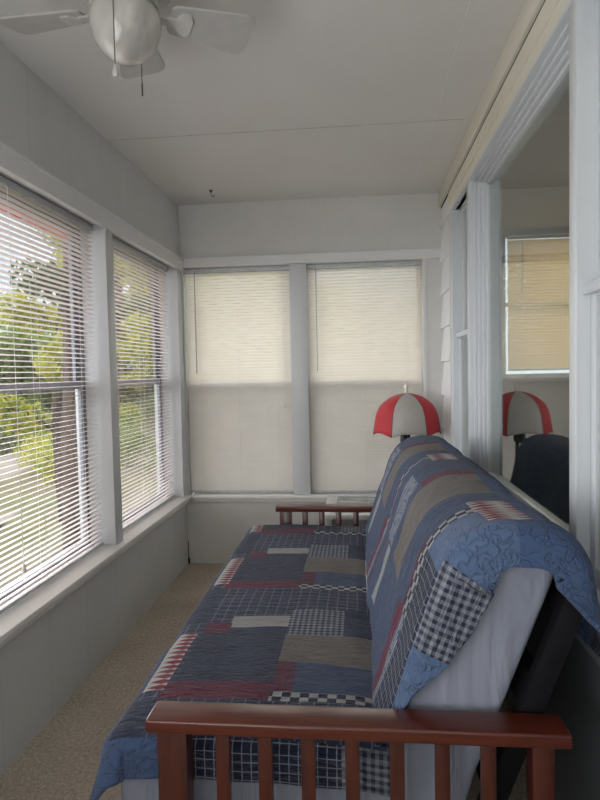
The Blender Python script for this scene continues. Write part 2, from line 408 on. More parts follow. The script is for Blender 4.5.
# ------------------------------------------------------------------ blinds
def blind(axis, a0, a1, p, ztop, zbot, tilt, mat, label, wand=None, cord=None, group='venetian blinds on the porch windows', pitch=.0213, inward=1, bend=0, wl=.72):
    """tilt: degrees from horizontal. inward: +1 means the room lies toward +axis-normal"""
    mid = (a0+a1)/2
    loc = (p, mid, ztop) if axis == 'y' else (mid, p, ztop)
    root = empty('venetian_blind', loc, label, 'blind', group)
    def P(a, q, z): return (q, a, z) if axis == 'y' else (a, q, z)
    def bx(mb, a, b, q0, q1, za, zb):
        q0, q1 = min(q0, q1), max(q0, q1)
        if axis == 'y': mb.box(q0, q1, a, b, za, zb)
        else: mb.box(a, b, q0, q1, za, zb)
    h = MB(); bx(h, a0, a1, p-.013, p+.013, ztop-.026, ztop)
    h.build('headrail', RAILM, root, bevel=.002)
    sl = MB(); n = int((ztop-.035-zbot-.02)/pitch); wd = .0125
    segs = 14
    for i in range(n+1):
        zc = ztop-.042-i*pitch
        jt = tilt+random.uniform(-1, 1)*(1.5 if tilt < 30 else .5); ca, sa = cos(radians(jt)), sin(radians(jt))
        vs = []
        sag = random.uniform(-.0008, .0008)
        for k in range(segs+1):
            a = a0+.004+(a1-a0-.008)*k/segs
            dz = sag*sin(k*2.1+i)+bend*sin(pi*k/segs)*((i/n)**2)
            for s_, cr in ((-1, 0), (0, .0022 if tilt < 30 else .0042), (1, 0)):
                vs.append(P(a, p+inward*(s_*wd*ca - cr*sa), zc+dz - s_*wd*sa + cr*ca))
        fs = []
        for k in range(segs):
            for j in (0, 1): fs.append((k*3+j, k*3+j+1, (k+1)*3+j+1, (k+1)*3+j))
        sl.add(vs, fs)
    o = sl.build('slats', mat, root, smooth_=True)
    b = MB(); bx(b, a0+.003, a1-.003, p-.011, p+.011, zbot, zbot+.014); b.build('bottom_rail', RAILM, root, bevel=.002)
    ld = MB(); L = a1-a0
    for f in ((.13, .5, .87) if L < 1.2 else (.08, .36, .64, .92)):
        a = a0+L*f
        for q in (-.0128, .0128): bx(ld, a-.0007, a+.0007, p+q-.0004, p+q+.0004, zbot, ztop-.02)
    ld.build('ladder_cord', CORD, root)
    if wand is not None:
        w = MB(); a = wand; q = p+inward*.026
        w.tube([P(a, p+inward*.014, ztop-.02), P(a, q, ztop-.03), P(a, q, ztop-wl)], .0035, 6); w.build('tilt_wand', WANDM, root)
    if cord is not None:
        c = MB(); a, zl = cord; q = p+inward*.022
        c.tube([P(a, p+inward*.014, ztop-.02), P(a, q, ztop-.04), P(a+.004, q, zl)], .0012, 5)
        c.tube([P(a+.004, q, zl+.012), P(a+.004, q, zl+.004), P(a+.004, q, zl-.02)], [.003, .007, .009], 8); c.build('pull_cord', CORD, root)
    return root
blind('y', W1[0]+.01, W1[1]-.01, -1.268, 2.045, .497, -7, SLAT_L, 'open white mini blind on the large left window nearest the viewer', cord=(2.08, .62))
blind('y', W2[0]+.006, W2[1]-.008, -1.268, 2.045, .497, -7, SLAT_L, 'open white mini blind on the narrower left window beside the corner', bend=-.004)
blind('x', BW[0][0]+.003, BW[0][1]-.003, 4.088, 2.047, .494, 61, SLAT_B, 'closed cream mini blind on the back window next to the left corner', wand=-1.11, cord=(-.505, 1.10), inward=-1)
blind('x', BW[1][0]+.003, BW[1][1]-.003, 4.088, 2.047, .494, 61, SLAT_B, 'closed cream mini blind on the back window behind the umbrella lamp', wand=-.275, inward=-1)
blind('x', IW[0]+.01, IW[1]-.01, 5.17, IW[3]-.01, IW[2]+.028, 66, SLAT_I, 'tan mini blind inside the house seen through the big picture window', inward=-1, group='blind inside the house', wand=1.36, wl=.5)
structure('window_8', MB().box(IW[0]-.012, IW[0], 5.185, 5.2, IW[2], IW[3]).box(IW[0]-.012, IW[1]+.02, 5.185, 5.2, IW[3], IW[3]+.010).box(IW[0], IW[1], 5.24, 5.27, 1.84, 1.87), m_plain('inner_trim', srgb(120, 118, 112), .5))

# ------------------------------------------------------------------ futon frame
AX0, AX1 = -.457, .405
fr = empty('futon', (-.02, 2.215, 0), 'red-brown wooden futon frame with slatted arms holding the quilt-covered mattress', 'futon')
FM = fr
slx = [-.300, -.209, -.118, -.0255, .067, .159, .2515]
for y0, y1 in ((1.182, 1.262), (3.172, 3.252)):
    yc = (y0+y1)/2
    MB().box(AX0, AX1, y0, y1, .572, .602).build('arm_rest', WOODX, FM, bevel=.006, seg=3)
    for xa, xb in ((-.437, -.372), (.333, .376)):
        MB().box(xa, xb, yc-.025, yc+.025, 0, .5725).build('arm_post', WOODZ, FM, bevel=.003)
    for x in slx:
        MB().box(x-.015, x+.015, yc-.008, yc+.008, .17, .5725).build('arm_slat', WOODZ, FM, bevel=.002)
    MB().box(-.372, .333, yc-.012, yc+.012, .11, .17).build('arm_rail', WOODX, FM, bevel=.003)
MB().box(-.47, -.44, 1.262, 3.172, .19, .29).build('seat_rail', WOODZ, FM, bevel=.003)
MB().box(.10, .13, 1.262, 3.172, .19, .29).build('seat_rail', WOODZ, FM, bevel=.003)
for i in range(12):
    y = 1.33+i*.157
    MB().box(-.44, .10, y-.03, y+.03, .27, .288).build('deck_slat', WOODX, FM)
t21 = math.tan(radians(21))
def lean(x0, z0, w, z1):   # parallelogram profile leaning back
    return [(x0, z0), (x0+w, z0), (x0+w+(z1-z0)*t21, z1), (x0+(z1-z0)*t21, z1)]
for y in (1.275, 2.215, 3.12):
    MB().prism(lean(.215, .30, .05, .86), 'y', y, y+.035).build('back_post', DARKF, FM, bevel=.002)
for z in (.40, .60, .80):
    x = .215+(z-.30)*t21
    MB().prism(lean(x+.002, z, .03, z+.06), 'y', 1.31, 3.12).build('back_rail', DARKF, FM)

# ------------------------------------------------------------------ mattress under white sheet
def frame2(p, q):
    d = (Vector(q)-Vector(p)).normalized(); return d
def round_poly(pts, r, seg=6):
    out = []; n = len(pts)
    for i in range(n):
        a, b, c = Vector(pts[i-1]), Vector(pts[i]), Vector(pts[(i+1) % n])
        rr = r[i] if isinstance(r, (list, tuple)) else r
        u, v = (a-b), (c-b); L = min(rr, u.length*.49, v.length*.49)
        p0 = b+u.normalized()*L; p1 = b+v.normalized()*L
        for k in range(seg+1):
            s = k/seg; out.append(tuple((1-s)**2*p0+2*s*(1-s)*b+s*s*p1))
    return out
def backx(z): return .062+(z-.48)*t21       # front face line of the leaning part
matp = round_poly([(-.565, .30), (.200, .30), (.240, .44), (.438, .955), (.215, .945), (.055, .478), (-.565, .478)],
                  [.05, .06, .03, .085, .085, .02, .06])
sheet = NT('white_cotton_sheet'); cs = sheet.coord((1, 1, 1))
wr = sheet.noise(5, 3, sheet.coord((2.2, 2, .5), rot=(0, .4, 0)), .5, .8)
sheet.pbr(sheet.ramp(wr, [(.3, srgb(128, 132, 146)), (.7, srgb(150, 154, 168))]), .8, sheet.bump(wr, .9, .03), .2); SHEET = sheet.m
mt = MB().prism(matp, 'y', 1.290, 3.160).build('futon_mattress', SHEET, None, org=(-.1, 2.2, .30))
bm = bmesh.new(); bm.from_mesh(mt.data); bmesh.ops.recalc_face_normals(bm, faces=bm.faces)
caps = [f for f in bm.faces if len(f.verts) > 6]
ed = list({e for f in caps for e in f.edges})
bmesh.ops.bevel(bm, geom=ed, offset=.022, segments=4, affect='EDGES', profile=.6, clamp_overlap=True)
bm.to_mesh(mt.data); bm.free(); smooth(mt, 60)
tag(mt, 'thick folded futon mattress in a white sheet under the patchwork quilts', 'mattress')
# ------------------------------------------------------------------ quilts
NAVY = srgb(66, 74, 98); BLUE = srgb(84, 100, 132); STEEL = srgb(84, 106, 146); TAUPE = srgb(140, 133, 126)
RED = srgb(124, 58, 80); WHITE = srgb(190, 189, 188); DNAVY = srgb(38, 44, 72); CRIM = srgb(156, 40, 62)
F = [m_fabric('denim_navy', 'plain', NAVY),                                  # 0
     m_fabric('denim_blue', 'plain', BLUE),                                  # 1
     m_fabric('stipple_blue', 'plain', STEEL, quilt='stipple'),              # 2
     m_fabric('taupe_cotton', 'plain', TAUPE),                               # 3
     m_fabric('red_cotton', 'plain', RED),                                   # 4
     m_fabric('white_cotton', 'plain', WHITE),                               # 5
     m_fabric('navy_windowpane', 'grid', NAVY, srgb(128, 136, 158), .034),   # 6
     m_fabric('navy_gingham', 'check', srgb(52, 58, 84), srgb(176, 180, 192), .018),    # 7
     m_fabric('checker_strip', 'dots', DNAVY, srgb(215, 215, 214), .046),    # 8
     m_fabric('sawtooth', 'saw', srgb(226, 224, 222), CRIM, .027, sp2=.075), # 9
     m_fabric('red_plaid', 'grid', RED, NAVY, .02),                          # 10
     m_fabric('dark_windowpane', 'grid', DNAVY, srgb(170, 178, 196), .021),  # 11
     m_fabric('blue_white_dash', 'lines', BLUE, srgb(220, 222, 228), .012),  # 12
     m_fabric('pale_stipple', 'plain', srgb(104, 126, 164), quilt='stipple') # 13
     ]
def fbm(p, sc): return noise.noise(Vector(p)*sc)

def quilt_mesh(name, nu, nv, pos, uvf, matf, mats, label, org, thick=.012):
    vs = [[None]*(nv+1) for _ in range(nu+1)]
    for i in range(nu+1):
        for j in range(nv+1):
            vs[i][j] = Vector(pos(i/nu, j/nv))
    flat = [tuple(v-Vector(org)) for r in vs for v in r]; W = nv+1
    fs = []; mi = []; uvs = []
    for i in range(nu):
        for j in range(nv):
            q = (i*W+j, (i+1)*W+j, (i+1)*W+j+1, i*W+j+1)
            P = [Vector(flat[k]) for k in q]
            if (P[0]-P[3]).length < 1e-5 or (P[1]-P[2]).length < 1e-5:
                if (P[0]-P[3]).length < 1e-5 and (P[1]-P[2]).length < 1e-5: continue
            fs.append(q); mi.append(matf(*uvf((i+.5)/nu, (j+.5)/nv)))
            for a, b in ((i, j), (i+1, j), (i+1, j+1), (i, j+1)): uvs.append(uvf(a/nu, b/nv))
    me = bpy.data.meshes.new(name); me.from_pydata(flat, [], fs)
    uvl = me.uv_layers.new(name='UVMap')
    for k, l in enumerate(me.loops): uvl.data[k].uv = uvs[k]
    o = link(name, me, mats); o.location = org
    for p, m in zip(me.polygons, mi): p.material_index = m; p.use_smooth = True
    bm = bmesh.new(); bm.from_mesh(me); bmesh.ops.remove_doubles(bm, verts=bm.verts, dist=1e-5)
    bmesh.ops.recalc_face_normals(bm, faces=bm.faces); bm.to_mesh(me); bm.free()
    md = o.modifiers.new('Thickness', 'SOLIDIFY'); md.thickness = thick; md.offset = 0
    return o

# --- seat quilt: u = x across (metres), v = y along
def seat_mat(u, v):
    T = .77; t = ((v-1.43)/T) % 1.0
    if v < 1.29:                                   # the part that hangs over the near end
        if u < -.42: return 2
        return 11 if u < -.05 else 7
    if u > -.235:
        if v > 3.02: return 7 if u > -.1 else 6
        if t < .060: return 8
        if t < .25: return 10 if u < -.185 else 1
        if t < .49: return 3
        if t < .74: return 7 if u < -.06 else 0
        return 6
    if u > -.50:
        if u < -.42 and .5 < t < .60: return 4
        if t < .105: return 4
        if t < .56: return 0
        if t < .665 and u > -.425: return 5
        return 6
    if u > -.585:
        if u > -.572 and u < -.515 and .06 < t < .50 : return 9
        if u > -.50-.02 and t < .1: return 4
        return 0 if t > .6 else 6
    if v < 1.62: return 2
    if .02 < t < .10: return 4
    return 2 if t < .6 else 6
SU0, SU1, SV0, SV1 = -.700, .060, 1.195, 3.25
def seat_pos(a, b):
    u = SU1+(SU0-SU1)*a; v = SV0+(SV1-SV0)*b
    x1, y0, y1 = -.545, 1.322, 3.125                # edges of the flat area
    dx = max(0, x1-u); dy = max(0, y0-v); dy2 = max(0, v-y1)
    r = math.hypot(dx, dy+dy2)
    cx, cy = max(u, x1), min(max(v, y0), y1)
    R = .062
    zt = .498+.006*fbm((u, v, 0), 4)+.004*fbm((u, v, 3), 9)-.012*max(0, (u+.02))/.1
    crown = .010*sin(pi*min(1, max(0, (u+.60)/.65)))
    zt += crown
    if r > 1e-6:
        ux, uy = -dx/r, (dy2-dy)/r
        if r < R*pi/2: h = R*sin(r/R); d = R*(1-cos(r/R))
        else:
            e = r-R*pi/2; fl = .22 if dy == 0 else (.10+.26*abs(ux)*abs(uy)*2)
            h = R+e*fl; d = R+e*.96
        wob = .010*sin(cy*17+cx*6+u*8)*min(1, d/.15)+.006*sin(cy*41)*min(1, d/.15)
        if dx > 0 and dy == 0 and dy2 == 0: h += wob
        if dy > 0: h = min(h, .046+.05*abs(ux)*2) if abs(ux) < .25 else h
        # flare of the near front corner
        return (cx+ux*h, cy+uy*h, zt-d)
    return (u, v, zt)
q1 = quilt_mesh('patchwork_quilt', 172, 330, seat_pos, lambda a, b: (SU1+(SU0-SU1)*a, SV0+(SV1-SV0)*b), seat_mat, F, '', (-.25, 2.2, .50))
tag(q1, 'dark blue patchwork quilt spread over the futon seat cushion', 'quilt', 'patchwork quilts on the futon')

# --- back quilt: s along the profile (up the back, over the top, down behind), v along y
prof = round_poly([(.024, .40), (.032, .478), (.020+.48*t21, .966), (.440, .968), (.522, .69)], [.01, .03, .11, .085, .01], 14)
prof = [Vector((p[0], p[1])) for p in prof][14:]
# cumulative arc length
cum = [0]
for a, b in zip(prof, prof[1:]): cum.append(cum[-1]+(b-a).length)
TOT = cum[-1]
def on_prof(s):
    s = min(max(s, 0), TOT-1e-6)
    for k in range(len(cum)-1):
        if cum[k+1] >= s: break
    f = (s-cum[k])/max(1e-9, cum[k+1]-cum[k]); p = prof[k].lerp(prof[k+1], f)
    i0, i1 = max(0, k-2), min(len(prof)-1, k+3); t = (prof[i1]-prof[i0]).normalized()
    return p, Vector((-t.y, t.x))     # outward normal (toward room)
S_OFF = -.06
def back_mat(s, v):
    T = .88; t = ((v-1.44)/T) % 1.0
    if .575 < s < .655 and 1.30 < v < 1.44: return 9
    if v < 1.44:
        if s > .62: return 2 if s < .9 else 11
        if s > .47: return 13
        if v > 1.285: return 11 if s < .44 else 13
        return 7 if .27 < s < .47 else (13 if s < .27 else 11)
    if .57 < s < .66 and (t > .90 or t < .14) and not (v < 1.43): return 9
    if s > .66: return 2 if t < .55 else 1
    if t < .052 and s > .26: return 8
    if s > .27:
        if t < .075: return 4 if s < .45 else 1
        if t < .27: return 1
        if t < .55: return 3
        if t < .63: return 4 if s > .5 else 1
        if t < .83: return 12 if s < .49 else 1
        return 1
    if s < .03 and (t > .86 or t < .30): return 9 if v > 2 else 1
    if .045 < t < .12: return 4
    if .64 < t < .72 and .06 < s < .26: return 5
    if t < .045: return 12
    if .90 < t < .94: return 10
    return 1
def hem(s):      # how far the quilt laps round the near end of the mattress
    pts = [(-.1, -.06), (.02, -.045), (.10, -.02), (.18, .0), (.26, .045), (.36, .072), (.45, .082), (.52, .075), (.58, .06), (.66, .052), (.80, .05), (1.0, .04), (1.3, .05)]
    for (a, p), (b, q) in zip(pts, pts[1:]):
        if a <= s <= b: return p+(q-p)*(s-a)/(b-a)
    return .0
BV1 = 3.20
def back_uv(a, b):
    s = S_OFF+TOT*a; v = 1.13+(BV1-1.13)*b
    return (s, v)
def back_pos(a, b):
    s, v = back_uv(a, b)
    over = hem(s)+.035
    v = max(v, 1.285-over)
    p, nr = on_prof(s-S_OFF)
    off = .012+.010*fbm((s, v, 5), 3.5)+.005*fbm((s, v, 9), 11)
    # puffy lip where the quilt turns over the top near the viewer
    lip = max(0, 1-abs(s-.60)/.16)*max(0, 1-max(0, v-1.27)/.30)
    off += .018*lip
    # sag and far end turn
    yy = v; 
    d = 1.300-v
    R = .035
    if d > 0:
        if d < R*pi/2: cu, cv = R*sin(d/R), R*(1-cos(d/R))
        else: cu, cv = R+.10*(d-R*pi/2), R+(d-R*pi/2)
        k = min(1, max(0, (s-.80)/.12))                  # the flap behind is not turned in
        yy = 1.300-(cu*(1-k)+d*k*.6); off -= cv*(1-k)
    d2 = v-3.10
    if d2 > 0:
        R = .05
        if d2 < R*pi/2: yy = 3.10+R*sin(d2/R); off -= R*(1-cos(d2/R))
        else: yy = 3.10+R; off -= R+(d2-R*pi/2)
    behind = max(0, s-.78)
    if behind > 0: off += .016*sin(v*14)*min(1, behind/.15)
    x = p.x+nr.x*off; z = p.y+nr.y*off
    if behind > 0 and v < 1.6:
        x += .00
    return (min(x, .545), yy, z)
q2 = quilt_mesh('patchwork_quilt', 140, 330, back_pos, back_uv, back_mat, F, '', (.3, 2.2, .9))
tag(q2, 'lighter blue patchwork quilt draped over the tall futon backrest', 'quilt', 'patchwork quilts on the futon')

# ------------------------------------------------------------------ side table and umbrella lamp
tb = empty('side_table', (.06, 3.69, 0), 'white side table with grey glass top between the futon arm and back wall', 'table')
TW = m_plain('table_white', srgb(214, 214, 212), .4); TG = m_plain('grey_glass_top', srgb(112, 122, 120), .08, spec=.8)
TM = MB().box(-.215, .335, 3.40, 3.46, .475, .502).box(-.215, .335, 3.925, 3.985, .475, .502).box(-.215, -.150, 3.46, 3.925, .475, .502).box(.275, .335, 3.46, 3.925, .475, .502)
TM.build('table_top', TW, tb, bevel=.003)
MB().box(-.15, .275, 3.46, 3.925, .488, .498).build('glass_inset', TG, tb)
MB().box(-.20, .32, 3.42, 3.435, .36, .475).box(-.20, .32, 3.95, 3.965, .36, .475).box(-.20, -.185, 3.435, 3.95, .36, .475).box(.305, .32, 3.435, 3.95, .36, .475).build('apron', m_plain('table_grey', srgb(170, 172, 174), .5), tb)
for x in (-.205, .285):
    for y in (3.415, 3.925): MB().box(x, x+.04, y, y+.04, 0, .475).build('leg', TW, tb, bevel=.003)
LX, LY = .298, 3.81
lp = empty('table_lamp', (LX, LY, .5), 'table lamp with red and white umbrella-shaped shade behind the futon', 'lamp')
BLK = m_plain('black_plastic', (.01, .01, .012, 1), .35)
LX0 = LX-.045
MB().lathe([(0, 0), (.085, 0), (.085, .012), (.07, .022), (.02, .03), (.012, .05), (.012, .36), (.022, .37), (.022, .42), (.012, .43), (0, .43)], (LX, LY, .5025), 24).build('base', BLK, lp, smooth_=True)
MB().lathe([(.0, 0), (.018, 0), (.024, .02), (.024, .05), (.016, .07), (0, .075)], (LX-.02, LY-.03, .86), 16).build('bulb_socket', BLK, lp, smooth_=True)
MB().lathe([(0, 0), (.008, 0), (.010, .012), (.006, .018), (.012, .034), (.016, .044), (.012, .054), (0, .058)], (LX, LY, 1.175), 16).build('finial', m_plain('finial_white', srgb(230, 226, 214), .4), lp, smooth_=True)
shR = m_plain('shade_red', srgb(180, 44, 54), .7, amt=.04); shW = m_plain('shade_white', srgb(178, 173, 167), .75, amt=.03)
SHP = [(0, 0), (.03, .25), (.09, .45), (.18, .62), (.30, .78), (.42, .86), (.55, .91), (.76, .955), (1.0, 1.0)]
def shp(f):
    h = 1-cos(f*pi/2)
    for (a, p), (b, q) in zip(SHP, SHP[1:]):
        if a <= h <= b+1e-9: return 1.178-.262*h, .212*(p+(q-p)*(h-a)/(b-a))
bmS = bmesh.new(); NP = 6; SUB = 6; RN = 14
rot0 = -pi/2 - pi/NP
vsS = []
for j in range(RN+1):
    f = j/RN; ph = f*radians(84)
    z0, r0 = shp(f)
    row = []
    for k in range(NP*SUB):
        kk = k % SUB; fr_ = kk/SUB
        sc = 1-.05*sin(pi*fr_)*f                        # panels pull in between ribs
        zz = z0+.022*sin(pi*fr_)*(f**4)                 # scalloped hem
        a = rot0+2*pi*k/(NP*SUB)
        row.append(bmS.verts.new((LX+r0*sc*cos(a)-LX, LY+r0*sc*sin(a)-LY, zz-.5)))
    vsS.append(row)
for j in range(RN):
    for k in range(NP*SUB):
        k2 = (k+1) % (NP*SUB)
        if j == 0: f_ = bmS.faces.new((vsS[0][k], vsS[1][k], vsS[1][k2])) if True else None
        else: f_ = bmS.faces.new((vsS[j][k], vsS[j+1][k], vsS[j+1][k2], vsS[j][k2]))
        f_.material_index = ((k//SUB)) % 2; f_.smooth = True
bmesh.ops.remove_doubles(bmS, verts=bmS.verts, dist=1e-5)
meS = bpy.data.meshes.new('lamp_shade'); bmS.to_mesh(meS); bmS.free()
sh = link('lamp_shade', meS, [shW, shR], lp)
sm = sh.modifiers.new('s', 'SOLIDIFY'); sm.thickness = .002
for k in range(NP):
    a = rot0+2*pi*k/NP
    pts = []
    for j in range(1, RN+1):
        zz, r0 = shp(j/RN); pts.append((LX+r0*cos(a), LY+r0*sin(a), zz))
    MB().tube(pts, .0016, 5).build('shade_rib', BLK, lp)

# ------------------------------------------------------------------ ceiling fan
FX, FY = -.605, 1.600
fan = empty('ceiling_fan', (FX, FY, ZC), 'white five-blade ceiling fan with a round frosted glass light', 'ceiling fan')
FW = m_plain('fan_white', srgb(182, 180, 176), .4); BL = m_plain('fan_blade_white', srgb(172, 170, 166), .5, amt=.05)
MB().lathe([(0, 0), (.07, 0), (.075, -.03), (.055, -.05), (.11, -.055), (.125, -.075), (.125, -.125), (.09, -.15), (.06, -.158), (.06, -.175), (0, -.175)], (FX, FY, ZC), 40).build('motor_housing', FW, fan, smooth_=True)
MB().lathe([(.05, .012), (.088, .01), (.092, 0), (.088, -.008), (0, -.01)], (FX, FY, 2.308), 40).build('light_collar', FW, fan, smooth_=True)
gl = NT('frosted_glass'); gn = gl.noise(4, 3, gl.coord(), .5, 1.5)
gl.pbr(gl.ramp(gn, [(.3, srgb(160, 156, 150)), (.7, srgb(205, 202, 196))]), .15, None, .6, Transmission_Weight=.15, Subsurface_Weight=.2); GL = gl.m
MB().lathe([(.082, 0), (.091, -.015), (.0945, -.036), (.092, -.060), (.081, -.090), (.061, -.117), (.036, -.134), (.012, -.141), (0, -.142)], (FX, FY, 2.302), 48).build('glass_bowl', GL, fan, smooth_=True)
for i in range(5):
    a = radians(30+72*i); ca, sa = cos(a), sin(a); root = Matrix.Translation((0, 0, 0))
    def W(r, t, z, pitch=radians(-14)):
        z2 = z+t*math.tan(pitch); return (r*ca-t*sa, r*sa+t*ca, z2)
    zb = 2.300-ZC
    out = []
    R0, R1, h0, h1 = .118, .352, .046, .070
    for k in range(9):    # outline of a rounded blade
        out.append((R0+.012*(1-cos(pi*k/8*.5*1)) if False else R0, -h0+2*h0*k/8))
    tip = [(R1-.02+.02*sin(pi*k/10), h1*cos(pi*k/10)) for k in range(11)]
    tip = [(R1-.028, h1), (R1-.010, h1-.006), (R1-.002, h1-.018), (R1, h1*.4), (R1, -h1*.4), (R1-.002, -h1+.018), (R1-.010, -h1+.006), (R1-.028, -h1)]
    outl = [(R0+.01, -h0), (R0, -h0+.012), (R0, h0-.012), (R0+.01, h0)] + tip
    m = MB(); n = len(outl)
    m.add([W(r, t, zb+.003) for r, t in outl]+[W(r, t, zb-.003) for r, t in outl],
          [tuple(range(n)), tuple(range(2*n-1, n-1, -1))]+[(k, (k+1) % n, n+(k+1) % n, n+k) for k in range(n)])
    me = bpy.data.meshes.new('fan_blade'); me.from_pydata(m.v, [], m.f); b = link('fan_blade', me, BL, fan)
    br = MB(); o2 = [(.085, -.012), (.135, -.012), (.150, -.034), (.172, -.034), (.180, -.020), (.180, .020), (.172, .034), (.150, .034), (.135, .012), (.085, .012)]
    n = len(o2)
    br.add([W(r, t, zb-.0035) for r, t in o2]+[W(r, t, zb-.010) for r, t in o2],
           [tuple(range(n)), tuple(range(2*n-1, n-1, -1))]+[(k, (k+1) % n, n+(k+1) % n, n+k) for k in range(n)])
    me = bpy.data.meshes.new('blade_bracket'); me.from_pydata(br.v, [], br.f); link('blade_bracket', me, FW, b)
CH = m_plain('chain_brass', srgb(96, 88, 78), .4, .6)
for (px, py, zl, fob) in ((-.598, 1.50, 2.105, True), (-.602, 1.705, 2.155, False)):
    dz = Vector((px-FX, py-FY)).length
    c = MB(); z = 2.30
    c.tube([(px, py, z), (px, py, zl)], .0013, 6)
    if not fob: c.tube([(px, py, zl), (px, py, zl-.035)], .0024, 6)
    c.tube([(FX+(px-FX)*.75, FY+(py-FY)*.75, z), (px, py, z)], .003, 6)
    ch = c.build('pull_chain', CH, fan)
    if fob:
        MB().tube([(px, py, zl+.002), (px, py, zl-.004), (px, py, zl-.020), (px, py, zl-.030)], [.002, .005, .0085, .006], 10).build('chain_fob', FW, ch, smooth_=True, org=fan.location)
hk = MB().tube([(0, 0, 0), (0, 0, -.012)], [.010, .008], 10)
pts = [(0, 0, -.012), (0, 0, -.03)]+[(.011*(1-cos(t)), 0, -.03-.011*sin(t)) for t in [pi*k/8 for k in range(1, 9)]]
hk.tube(pts, .0022, 6); ho = hk.build('ceiling_hook', m_plain('hook_metal', srgb(90, 86, 80), .4, .6), None, org=(0, 0, 0)); ho.location = (-.905, 3.76, ZC)
tag(ho, 'small metal plant hook screwed into the ceiling near the back wall', 'hook')

# ------------------------------------------------------------------ outdoors
gt = NT('yard_ground'); gc = gt.coord()
gsep = gt.n('ShaderNodeSeparateXYZ'); gt.l(gc, gsep.inputs[0])
n1 = gt.noise(.35, 4, gc, .6); n2 = gt.noise(6, 5, gc, .7)
col = gt.ramp(gt.math('ADD', gt.math('MULTIPLY', n1, .6), gt.math('MULTIPLY', n2, .4)), [(.35, srgb(66, 74, 44)), (.5, srgb(112, 104, 82)), (.62, srgb(92, 102, 56))])
gt.pbr(col, 1, gt.bump(n2, .5, .1), .1)
gm = MB(); vs = []; fs = []; NX, NY = 40, 50
for i in range(NX+1):
    for j in range(NY+1):
        x = -1.6-44*(i/NX)**1.5; y = -8+70*j/NY
        d = max(0, -x-2.5)
        z = -.75-.02*d + .25*fbm((x, y, 0), .25)*min(1, d/4) + (.10*max(0, y-22) if y > 22 else 0)*.9
        vs.append((x, y, z))
for i in range(NX):
    for j in range(NY): a = i*(NY+1)+j; fs.append((a, a+NY+1, a+NY+2, a+1))
gm.add(vs, fs); go = structure('ground', gm, gt.m); smooth(go)
gd = structure('ground_2', MB().box(-1.62, 9, 4.5, 40, -.85, -.72), m_plain('back_yard', srgb(150, 150, 110), 1, nscale=2))
# gravel drive strip
dv = MB(); vs = []; fs = []
for j in range(31):
    y = 1+j*.8; xc = -4.6-.28*y*.9
    for k in range(5):
        x = xc+(k-2)*.75; vs.append((x, y, -.735-.02*max(0, -x-2.5)+.02))
for j in range(30):
    for k in range(4): a = j*5+k; fs.append((a, a+1, a+6, a+5))
dv.add(vs, fs); dvo = structure('path', dv, m_plain('pale_gravel', srgb(122, 113, 102), 1, nscale=9, amt=.2))

def m_leaf(name, c1, c2, tr):
    c1 = dk(c1, .95); c2 = dk(c2, .85)
    t = NT(name); oi = t.n('ShaderNodeNewGeometry')
    col = t.mix(oi.outputs['Random Per Island'], c1, c2)
    d = t.n('ShaderNodeBsdfDiffuse'); t.l(col, d.inputs[0]); s = t.n('ShaderNodeBsdfTranslucent'); t.l(col, s.inputs[0])
    mx = t.n('ShaderNodeMixShader'); mx.inputs[0].default_value = tr
    t.l(d.outputs[0], mx.inputs[1]); t.l(s.outputs[0], mx.inputs[2]); t.l(mx.outputs[0], t.out.inputs[0]); return t.m
LEAF = [m_leaf('leaf_yellow_green', srgb(206, 200, 86), srgb(140, 156, 66), .4),
        m_leaf('leaf_fresh_green', srgb(150, 166, 84), srgb(92, 116, 60), .4),
        m_leaf('leaf_deep_green', srgb(114, 128, 80), srgb(72, 90, 60), .3)]
bk = NT('grey_bark'); bn = bk.noise(6, 5, bk.coord((6, 6, 1)), .7)
bk.pbr(bk.ramp(bn, [(.3, srgb(64, 55, 48)), (.7, srgb(124, 108, 97))]), .95, bk.bump(bn, .8, .05), .1); BARK = bk.m
def leaf_mesh(name, blobs, n, size, mat, rnd):
    vs = []; fs = []
    tot = sum(b[3]*b[4] for b in blobs)
    for (x, y, z, r, h) in blobs:
        for _ in range(int(n*r*h/tot)):
            while True:
                a, b, c = (rnd.uniform(-1, 1) for _ in range(3))
                if a*a+b*b+c*c < 1: break
            p = Vector((x+a*r, y+b*r, z+c*h)); s = size*rnd.uniform(.6, 1.3)
            u = Vector((rnd.gauss(0, 1), rnd.gauss(0, 1), rnd.gauss(0, 1))).normalized()
            w = u.cross(Vector((rnd.gauss(0, 1), rnd.gauss(0, 1), rnd.gauss(0, 1)))).normalized()
            k = len(vs); vs += [p-u*s, p+w*s*.45, p+u*s, p-w*s*.45]; fs.append((k, k+1, k+2, k+3))
    me = bpy.data.meshes.new(name); me.from_pydata([tuple(v) for v in vs], [], fs); me.materials.append(mat); return me
